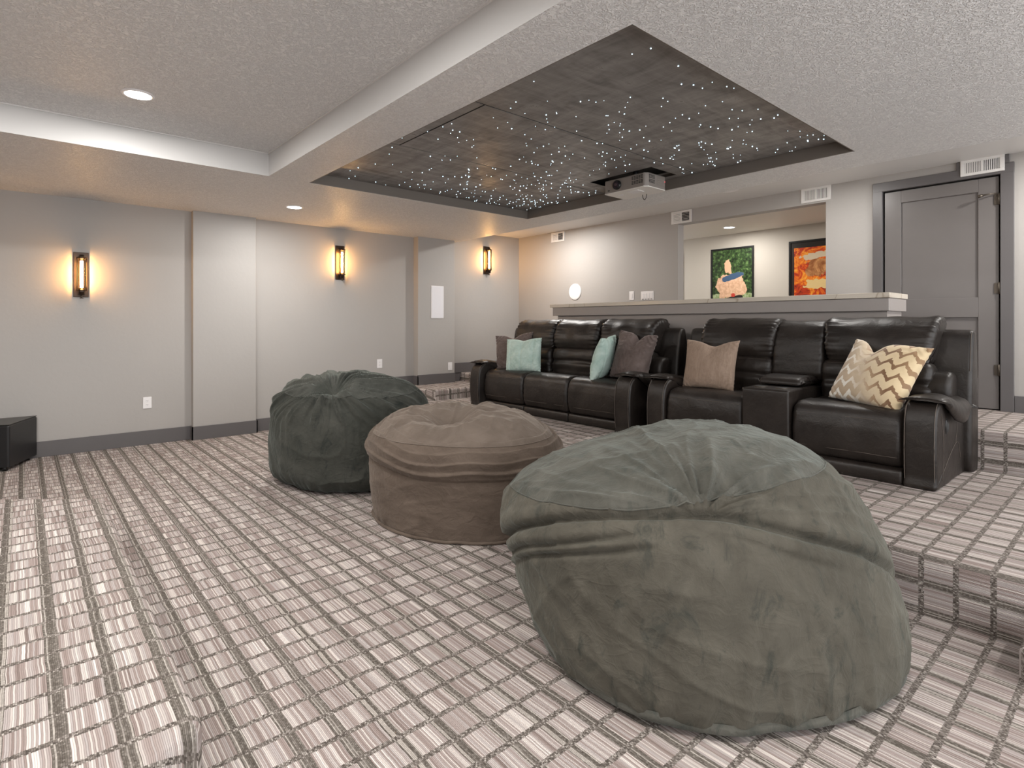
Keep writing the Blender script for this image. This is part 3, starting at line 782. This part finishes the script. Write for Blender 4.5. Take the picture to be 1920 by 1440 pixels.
def shell(parent, x0, x1, seed):
    prof = [(.74, .02), (.72, .45), (.735, .70), (.775, .93), (.80, .975), (.84, .985), (.875, .965), (.93, .70), (.935, .02)]
    o = loft('back_shell', prof, x0, x1, mat_leather, parent, .03, 56, 12, .0, 10, .005, 4, seed)
    for xx, s_ in ((x0+.014, -1), (x1-.014, 1)):
        seam('piping', [(xx, .738-.002, .70), (xx, .772, .925), (xx, .797, .972)], o, .0022)

Y_S = 4.19
# --- three seat sofa
s1 = empty('reclining_sofa', (-4.375, Y_S, Z1), 'black brown leather three seat reclining sofa on the left, four pillows on it', 'sofa')
E0, E1 = -1.225, 1.205; AW = .178
b_ = [E0+AW, E0+AW+.70, E0+AW+1.39, E1-AW]
for i in range(3):
    seat_unit(s1, b_[i], b_[i+1], 11+i*7, .085, .075); back_unit(s1, b_[i], b_[i+1]+(.03 if i == 2 else 0), 31+i*5, .12 if i == 2 else .06)
box('base_frame', (E0+.05, .16, .01), (E1-.05, .76, .36), mat_black, s1, .01)
arm_unit(s1, E0, E0+AW, -1, 3); arm_unit(s1, E1-AW, E1, 1, 8); shell(s1, E0-.04, E1+.04, 5)
# --- two seat sofa with console
s2 = empty('reclining_loveseat', (-1.94, Y_S, Z1), 'black brown leather two seat recliner with centre console, tan and patterned pillows on it', 'sofa')
F0, F1 = -1.045, 1.06
c0, c1_ = -.172, .188
seat_unit(s2, F0+AW, c0, 61, -.005, .02); seat_unit(s2, c1_, F1-AW, 67, -.005, .02)
back_unit(s2, F0+AW, c0, 71); back_unit(s2, c1_, F1-AW+.055, 77, .13)
box('base_frame', (F0+.05, .16, .01), (F1-.05, .76, .36), mat_black, s2, .01)
arm_unit(s2, F0, F0+AW, -1, 83); arm_unit(s2, F1-AW, F1, 1, 88); shell(s2, F0-.04, F1+.045, 15)
loft('console_box', [(.02, .0), (.006, .15), (.0, .35), (-.004, .50), (.005, .532), (.05, .540), (.58, .535), (.60, .45), (.60, .0)], c0+.004, c1_-.004, mat_leather, s2, .016, 64, 8, 0, 10, .002, 5, 91)
loft('console_lid', [(.25, .553), (.243, .575), (.262, .602), (.33, .618), (.45, .622), (.56, .612), (.585, .58), (.58, .548), (.4, .545)], c0+.012, c1_-.012, mat_leather, s2, .04, 44, 12, .004, 16, .003, 9, 93)
loft('console_back', CONB_PROF, c0-.012, c1_+.012, mat_leather, s2, .035, 56, 12, .010, 20, .008, 6, 95, dfun=taper(.008, -.06, .6, 1.0))
for cxx in (-.075, .085):
    ch = cyl('cup_holder', (cxx, .13, .536), (cxx, .13, .5455), .048, mat_brass, s2, 28, smooth=False)
    cyl('cup_well', (cxx, .13, .5456), (cxx, .13, .547), .040, mat_slot, ch, 28, smooth=False)
# recliner pull on the outer face of the right arm
bm = bmesh.new(); bmesh.ops.create_uvsphere(bm, u_segments=20, v_segments=12, radius=1, matrix=Matrix.Translation((F1+.001, .235, .375)) @ Matrix.Diagonal((.008, .030, .052, 1)))
rh = bm_obj('recliner_handle', bm, mat_black, s2, True)
bm = bmesh.new(); bmesh.ops.create_uvsphere(bm, u_segments=20, v_segments=12, radius=1, matrix=Matrix.Translation((F1+.006, .235, .372)) @ Matrix.Diagonal((.007, .018, .034, 1)))
bm_obj('handle_cup', bm, mat_slot, rh, True)
for pts in ([(F1+.002, y, z) for y, z in ((.10, .47), (.14, .35), (.155, .20), (.13, .03))],
            [(F1+.002, y, z) for y, z in ((.16, .10), (.30, .17), (.47, .235), (.56, .22), (.62, .10))],
            [(F1+.002, y, z) for y, z in ((.47, .235), (.52, .34), (.54, .44))]):
    pp = resample(pts+pts[::-1][1:-1], 60)[:30]
    seam('side_seam', [tuple(p) for p in pp], s2, .0014)

# ------------------------------------------------------------------ pillows
def pillow(label, loc, rot, w, h, t, mat, chop=.0, pinch=.07, wr=.006, seed=0, ribs=0, group=None, bend=0.0, n=72, name='throw_pillow', chopw=.30, cut=0):
    """upright pillow, local x width, z height (0 at the bottom), thin along y"""
    V = []; ids = {}
    def put(i, j, side):
        a, b_ = -1+2*i/n, -1+2*j/n
        edge = i in (0, n) or j in (0, n)
        key = (i, j, 0 if edge else side)
        if key in ids: return ids[key]
        x = a*(1-pinch*(1-b_*b_)*abs(a)**1.2); z = b_*(1-pinch*(1-a*a)*abs(b_)**1.2)
        th = ((1-a**2)*(1-b_**2)); th = th**.42*(1+.15*(-b_))
        y = side*t/2*th
        cz = chop*math.exp(-((a-cut)/chopw)**2)*max(0, (b_+.2)/1.2)**1.5
        z2 = z*h/2-cz
        y *= (1-.35*math.exp(-((a-cut)/.2)**2)*max(0, b_)*(1 if chop else 0))
        if wr:
            rr = noise.noise((a*2.4+seed, b_*2.4, seed*.7+side)); r2 = noise.noise((a*6+seed, b_*6, side*3.))
            y += side*wr*(rr*1.3+.5*(1-2*abs(r2)))*min(1, 3*th)
            ce = max(0, abs(a)+abs(b_)-1.25)
            y += side*wr*1.5*ce*math.sin((a*b_)*40+seed)*(1 if not edge else 0)
        if ribs: y -= side*.009*max(0, math.cos(a*ribs*PI))**10*min(1, 4*th)
        y += bend*(a*a)*w*.25
        x2 = x*w/2 + (chop*.22*a*max(0, b_)**2)
        V.append((x2, y, z2+h/2)); ids[key] = len(V)-1; return ids[key]
    F = []; UV = []
    for side in (1, -1):
        for i in range(n):
            for j in range(n):
                q = [put(i, j, side), put(i+1, j, side), put(i+1, j+1, side), put(i, j+1, side)]
                u = [(i/n, j/n), ((i+1)/n, j/n), ((i+1)/n, (j+1)/n), (i/n, (j+1)/n)]
                if side > 0: q.reverse(); u.reverse()
                F.append(q); UV.append(u)
    o = mesh_obj(name, V, F, mat, None, True)
    uvl = o.data.uv_layers.new(name='UVMap')
    k = 0
    for u in UV:
        for c in u: uvl.data[k].uv = c; k += 1
    o.location = loc; o.rotation_euler = rot
    tag(o, label, 'pillow', group)
    return o
mat_aqua = fabric('aqua_plush', (.34, .47, .425), (.52, .63, .58), .4, 9, None, 400, (.85, 1, .95))
mat_mauve = fabric('mauve_brown_velvet', (.085, .062, .055), (.165, .13, .12), .35, 5, None, 500, (.9, .8, .78))
mat_tan = fabric('tan_woven', (.25, .18, .135), (.33, .245, .19), .15, 60, None, 900, (1, .9, .8), (1, 1, .15))
# zigzag jacquard
mat_zig, nt, b = new_mat('zigzag_jacquard')
uvn = N(nt, 'ShaderNodeTexCoord').outputs['UV']; sp = N(nt, 'ShaderNodeSeparateXYZ'); L(nt, uvn, sp.inputs[0])
nz_ = M(nt, 'MULTIPLY', M(nt, 'SUBTRACT', noise_n(nt, uvn, 26, 2), .5), .035)
u_ = M(nt, 'ADD', sp.outputs[0], nz_); v_ = sp.outputs[1]
tri = M(nt, 'PINGPONG', M(nt, 'MULTIPLY', u_, 5.6), .5)
ph_ = M(nt, 'ADD', M(nt, 'MULTIPLY', M(nt, 'ADD', v_, nz_), 5.2), M(nt, 'MULTIPLY', tri, 1.15))
fr_ = M(nt, 'FRACT', ph_)
mk = M(nt, 'LESS_THAN', M(nt, 'ABSOLUTE', M(nt, 'SUBTRACT', fr_, .5)), M(nt, 'ADD', .125, M(nt, 'MULTIPLY', M(nt, 'ABSOLUTE', M(nt, 'SUBTRACT', tri, .25)), .28)))
grad = M(nt, 'ADD', sp.outputs[0], M(nt, 'MULTIPLY', M(nt, 'SUBTRACT', v_, .5), .45))
motif = ramp(nt, grad, [(.18, (.80, .76, .68)), (.34, (.66, .56, .44)), (.50, (.40, .27, .16)), (.72, (.17, .085, .038)), (1, (.30, .18, .09))])
ground = ramp(nt, grad, [(.15, (.48, .37, .26)), (.45, (.58, .47, .33)), (.8, (.66, .52, .32))])
c = mixc(nt, mk, ground, motif)
L(nt, c, b.inputs['Base Color']); b.inputs['Roughness'].default_value = .7; b.inputs['Sheen Weight'].default_value = .3
bump(nt, b, noise_n(nt, uvn, 300, 2), .2, .001)
R = math.radians
ZT = Z1+.462
pillow('tan woven pillow with a notched top on the left seat of the two seat sofa', (-2.565, 4.48, ZT-.006), (R(-13), 0, R(2)), .475, .44, .17, mat_tan, .045, .06, .003, 2, cut=.10, chopw=.42)
pillow('large cream and brown zigzag pillow on the right seat', (-1.355, 4.40, ZT+.0), (R(-31), R(5), R(-22)), .53, .50, .21, mat_zig, .085, .05, .004, 5, cut=-.30, chopw=.26)
pillow('square aqua ribbed pillow near the left arm of the three seat sofa', (-4.93, 4.47, ZT-.006), (R(-8), R(-3), R(14)), .49, .40, .15, mat_aqua, .02, .04, .004, 7, ribs=3.0)
pillow('mauve brown velvet pillow behind the square aqua one', (-5.215, 4.575, ZT-.004), (R(-14), R(-6), R(24)), .50, .46, .13, mat_mauve, .05, .06, .010, 9)
pillow('aqua pillow turned edge on, at the middle of the three seat sofa', (-3.83, 4.53, ZT-.004), (R(-16), R(4), R(-70)), .42, .46, .17, mat_aqua, .02, .06, .005, 12, ribs=3.0)
pillow('mauve brown velvet pillow notched deep at the top, beside the right arm', (-3.49, 4.56, ZT-.004), (R(-15), R(6), R(-4)), .44, .50, .21, mat_mauve, .085, .05, .012, 15, chopw=.24, cut=.15)

# ------------------------------------------------------------------ bean bags
def ridg(p): return 1-abs(noise.noise(p))*2
def beanbag(name, label, q, disp, mats, seam_t, hem_r=.016, nA=400, nL=64, nU=136, flap=0.0):
    X0, Y0, R_, rb, zm, H2, lx, ly, ax, an, e = q[:11]
    a3, b3, a4, b4, tx, ty, bx, by = (list(q[11:])+[0]*8)[:8]
    root = empty(name, (X0, Y0, 0), label, 'bean bag')
    u = np.linspace(0, 1, nL); rl = rb+(1-rb)*np.sin(u*PI/2)**.8; zl = zm*(1-np.cos(u*PI/2))**.8
    v = np.linspace(0, PI/2, nU+1)[1:]; ru = np.cos(v)**(2/e); zu = zm+(H2-zm)*np.sin(v)**(2/e)
    r = np.concatenate([rl, ru]); z = np.concatenate([zl, zu]); ru_ = r
    A = np.linspace(0, 2*PI, nA, endpoint=False)
    g = 1+a3*np.cos(3*A)+b3*np.sin(3*A)+a4*np.cos(4*A)+b4*np.sin(4*A)
    ca, sa = math.cos(an), math.sin(an)
    x = R_*np.outer(r, np.cos(A)*g)*ax; y = R_*np.outer(r, np.sin(A)*g)/ax
    k = (z/H2)[:, None]; zz = np.repeat(z[:, None], nA, 1)*(1+(tx*x+ty*y)*k)
    b4_ = 4*k*(1-k)
    xx = ca*x-sa*y+lx*k+bx*b4_; yy = sa*x+ca*y+ly*k+by*b4_
    P = np.stack([xx, yy, zz], -1); K = len(r)
    # normals by differences
    dt = np.gradient(P, axis=0); da = np.roll(P, -1, 1)-np.roll(P, 1, 1)
    nrm = np.cross(da, dt); nl = np.linalg.norm(nrm, axis=2)[..., None]; nrm = nrm/np.maximum(nl, 1e-9)
    nrm[-1] = (0, 0, 1)
    ang = np.arctan2(yy, xx)
    D = np.zeros((K, nA))
    for i in range(K):
        ti = i/(K-1); ea = min(1, zz[i].mean()/.05)
        for j in range(nA):
            D[i, j] = disp(ang[i, j], xx[i, j], yy[i, j], zz[i, j], H2, R_, float(r[i]))*(.25+.75*ea)
    D[-1] = D[-1].mean()
    P = P+nrm*D[..., None]; P[..., 2] = np.maximum(P[..., 2], .004)
    def part(pname, i0, i1, mat, cap_lo=False, cap_hi=False):
        V = P[i0:i1+1].reshape(-1, 3).tolist(); F = []; n = i1-i0
        for i in range(n):
            for j in range(nA): F.append((i*nA+j, i*nA+(j+1) % nA, (i+1)*nA+(j+1) % nA, (i+1)*nA+j))
        if cap_lo: V.append([P[i0, :, 0].mean(), P[i0, :, 1].mean(), .004]); c = len(V)-1; F += [(c, (j+1) % nA, j) for j in range(nA)]
        return mesh_obj(pname, V, F, mat, root, True)
    it = int(seam_t*K)
    part('side_panel', 0, it, mats[0], True); part('top_panel', it, K-1, mats[1])
    st = 3
    ring = [P[it, j]+nrm[it, j]*.001 for j in range(0, nA, st)]
    tube('top_seam', ring, .0028, mats[1], root, True)
    hem = []
    for j in range(0, nA, 2):
        p = P[1, j].copy(); a = ang[0, j]; wv = .012*noise.noise((math.cos(a)*5, math.sin(a)*5, 1.5))
        p[0] += math.cos(a)*(.010+flap+wv); p[1] += math.sin(a)*(.010+flap+wv); p[2] = hem_r*.95+flap*.8+.5*abs(wv)
        hem.append(p)
    if flap:
        V = []; F = []; m = len(hem)
        for j, p in enumerate(hem):
            a = ang[0, min(nA-1, 2*j)]; o1 = np.array([math.cos(a), math.sin(a), 0])
            wv = noise.noise((math.cos(a)*9, math.sin(a)*9, 4.))
            V += [tuple(P[4, 2*j]+o1*.004), tuple(P[2, 2*j]+o1*.020+np.array([0, 0, .012])), tuple(p+o1*(.012+.010*wv)+np.array([0, 0, .018+.012*wv])), tuple(p+o1*.016-np.array([0, 0, .012])), (p[0]-o1[0]*.02, p[1]-o1[1]*.02, .003)]
        for j in range(m):
            for c in range(4): F.append((j*5+c, ((j+1) % m)*5+c, ((j+1) % m)*5+c+1, j*5+c+1))
        mesh_obj('hem', V, F, mats[1], root, True)
    else:
        tube('hem', hem, hem_r, mats[0], root, True, 8)
    return root
def gs(x, c, w): return math.exp(-((x-c)/w)**2)
VD = (-.502, .865)
def sm(t, a, b): t = min(1, max(0, (t-a)/(b-a))); return t*t*(3-2*t)
def gather(x, y, z, G, back):
    """polar coordinates about a gather point on the surface, seen from the front"""
    dx, dy = x-G[0], y-G[1]
    su = dx*.865+dy*.502; sv = (z-G[2]) + back*(dx*VD[0]+dy*VD[1])
    return su, sv, math.hypot(su, sv), math.atan2(sv, su)
def disp_dark(a, x, y, z, H, R_, r):
    t = z/H
    su, sv, rr, th = gather(x, y, z, (.30, -.34, .80), .8)
    c, s_ = math.cos(th), math.sin(th)
    top = sm(t, .55, .80)
    wv = .25*noise.noise((x*3, y*3, z*3))
    f1 = ridg((c*3.0+wv, s_*3.0, rr*1.1+3)); f2 = ridg((c*6.5+wv*2, s_*6.5, rr*1.6+8)); f3 = ridg((c*13, s_*13, rr*3+1))
    d = top*(.050*f1**2+.034*f2**2+.012*f3)*sm(rr, .0, .22)*math.exp(-rr/1.1) - .050*gs(rr, 0, .10)*top
    d += top*.018*gs(rr, .17, .06)*ridg((c*2, s_*2, 5.))
    d += .014*noise.noise((x*3, y*3, z*3))
    # short drapes hanging from the seam and diagonal creases on the side
    dr = ridg((a*9+.8*noise.noise((a*3, z*3, 1)), z*1.6, 4.))
    d += .012*dr**2*sm(t, .38, .62)*(1-top)
    d += (1-sm(t, .35, .6))*.010*ridg((a*2.0+z*3.0, z*4.0-a*.8, 2))**4
    d += .016*(1-sm(z, .02, .16))*noise.noise((a*13, z*5, 5))
    return d
def disp_brown(a, x, y, z, H, R_, r):
    t = z/H
    cx, cy_ = .04, -.20; dx, dy = x-cx, y-cy_; rr = math.hypot(dx, dy); th = math.atan2(dy, dx)
    top = sm(t, .82, .93)
    c, s_ = math.cos(th), math.sin(th)
    d = top*(.020*ridg((x*3.2+1, y*3.2+x, 2.))+.014*ridg((x*7, y*7+3, 6.))**2+.016*ridg((c*3.4, s_*3.4, rr*2))*sm(rr, .05, .25) - .10*gs(rr, 0, .13) - .030*gs(rr, 0, .34))
    n1 = noise.noise((math.cos(a)*1.7, math.sin(a)*1.7, 3)); n2 = noise.noise((math.cos(a)*4, math.sin(a)*4, z*5))
    zc = t + .075*math.sin(a+1.9) + .03*n1 + .008*n2
    band = sm(zc, .60, .64)*(1-sm(zc, .84, .95))
    ph = (zc-.60)/.072 + .3*n1; fr = ph-math.floor(ph)
    saw = (fr**1.6) - sm(fr, .86, 1.0)*1.0
    d += band*.024*saw
    d += .016*sm(zc, .592, .602)*(1-sm(zc, .70, .95))          # overlapping flap edge
    low = 1-sm(zc, .52, .60)
    d += low*.013*max(0, noise.noise((a*1.1+2, 3, 1)) + .35)*ridg((a*.9, z*8-a*1.0, 4.))**3
    d += .012*noise.noise((x*2.5, y*2.5, z*2.5))
    d += .008*(1-sm(z, .02, .12))*noise.noise((a*11, z*6, 8))
    return d
def disp_sage(a, x, y, z, H, R_, r):
    t = z/H
    su, sv, rr, th = gather(x, y, z, (.283, -.50, .64), .62)
    c, s_ = math.cos(th), math.sin(th)
    wv = .3*noise.noise((x*2.2, y*2.2, z*2.2+4))
    d = .020*noise.noise((x*2.2, y*2.2, z*2.2+4)) + .006*noise.noise((x*6, y*6, z*6))
    up = sm(sv, -.01, .03)
    f1 = ridg((c*2.6+wv, s_*2.6, rr*.8+1)); f2 = ridg((c*5.5+wv*2, s_*5.5+wv, rr*1.3+6))
    d += up*(.034*f1**3+.020*f2**3)*sm(rr, 0, .10)*math.exp(-rr/.6)
    d += up*.012*ridg((x*2.4+wv, y*3-x*1.5, 9.))**4 + up*.004*ridg((x*7+wv, y*6+x*3, 2.))**4
    # the crease that runs left and right from the gather, a soft roll above it and pockets below
    yl = sv - (.05*math.sin(su*3.4+.4)-.02) - .035*noise.noise((su*2.5, 1.5, 2.2))
    front = sm(-(x*VD[0]+y*VD[1]), -.10, .22)
    d += front*(-.034*gs(yl, -.012, .016) + .011*gs(yl, .045, .035))
    k2 = yl+.095+.045*noise.noise((su*2.0, 7.5, 1.0)); d += front*(-.020*gs(k2, 0, .012)+.009*gs(k2, .035, .022))*sm(noise.noise((su*1.3+3, .4, .2)), -.25, .15)
    k3 = yl+.165+.06*noise.noise((su*1.6, 3.5, 6.0)); d += front*(-.018*gs(k3, 0, .012)+.010*gs(k3, .028, .018))*sm(noise.noise((su*1.7+8, 2.4, .2)), -.05, .2)
    # fine drag lines fanning out across the side
    mid = (1-up)
    d += mid*.007*ridg((su*3.0+z*4.5, z*2.4-su*1.2, 3.))**6
    d += mid*.006*ridg((su*7.5-z*2.5, z*2.0, 8.))**5
    # long diagonal drapes low on the left
    lw = 1-sm(t, .08, .62); lf = sm(-su, .05, .45)
    d += .024*lw*lf*ridg((su*2.6+z*4.6+wv, z*.7, 3.))**2
    d += .014*lw*(1-lf)*ridg((a*4.5, z*1.2, 5.))**2
    return d
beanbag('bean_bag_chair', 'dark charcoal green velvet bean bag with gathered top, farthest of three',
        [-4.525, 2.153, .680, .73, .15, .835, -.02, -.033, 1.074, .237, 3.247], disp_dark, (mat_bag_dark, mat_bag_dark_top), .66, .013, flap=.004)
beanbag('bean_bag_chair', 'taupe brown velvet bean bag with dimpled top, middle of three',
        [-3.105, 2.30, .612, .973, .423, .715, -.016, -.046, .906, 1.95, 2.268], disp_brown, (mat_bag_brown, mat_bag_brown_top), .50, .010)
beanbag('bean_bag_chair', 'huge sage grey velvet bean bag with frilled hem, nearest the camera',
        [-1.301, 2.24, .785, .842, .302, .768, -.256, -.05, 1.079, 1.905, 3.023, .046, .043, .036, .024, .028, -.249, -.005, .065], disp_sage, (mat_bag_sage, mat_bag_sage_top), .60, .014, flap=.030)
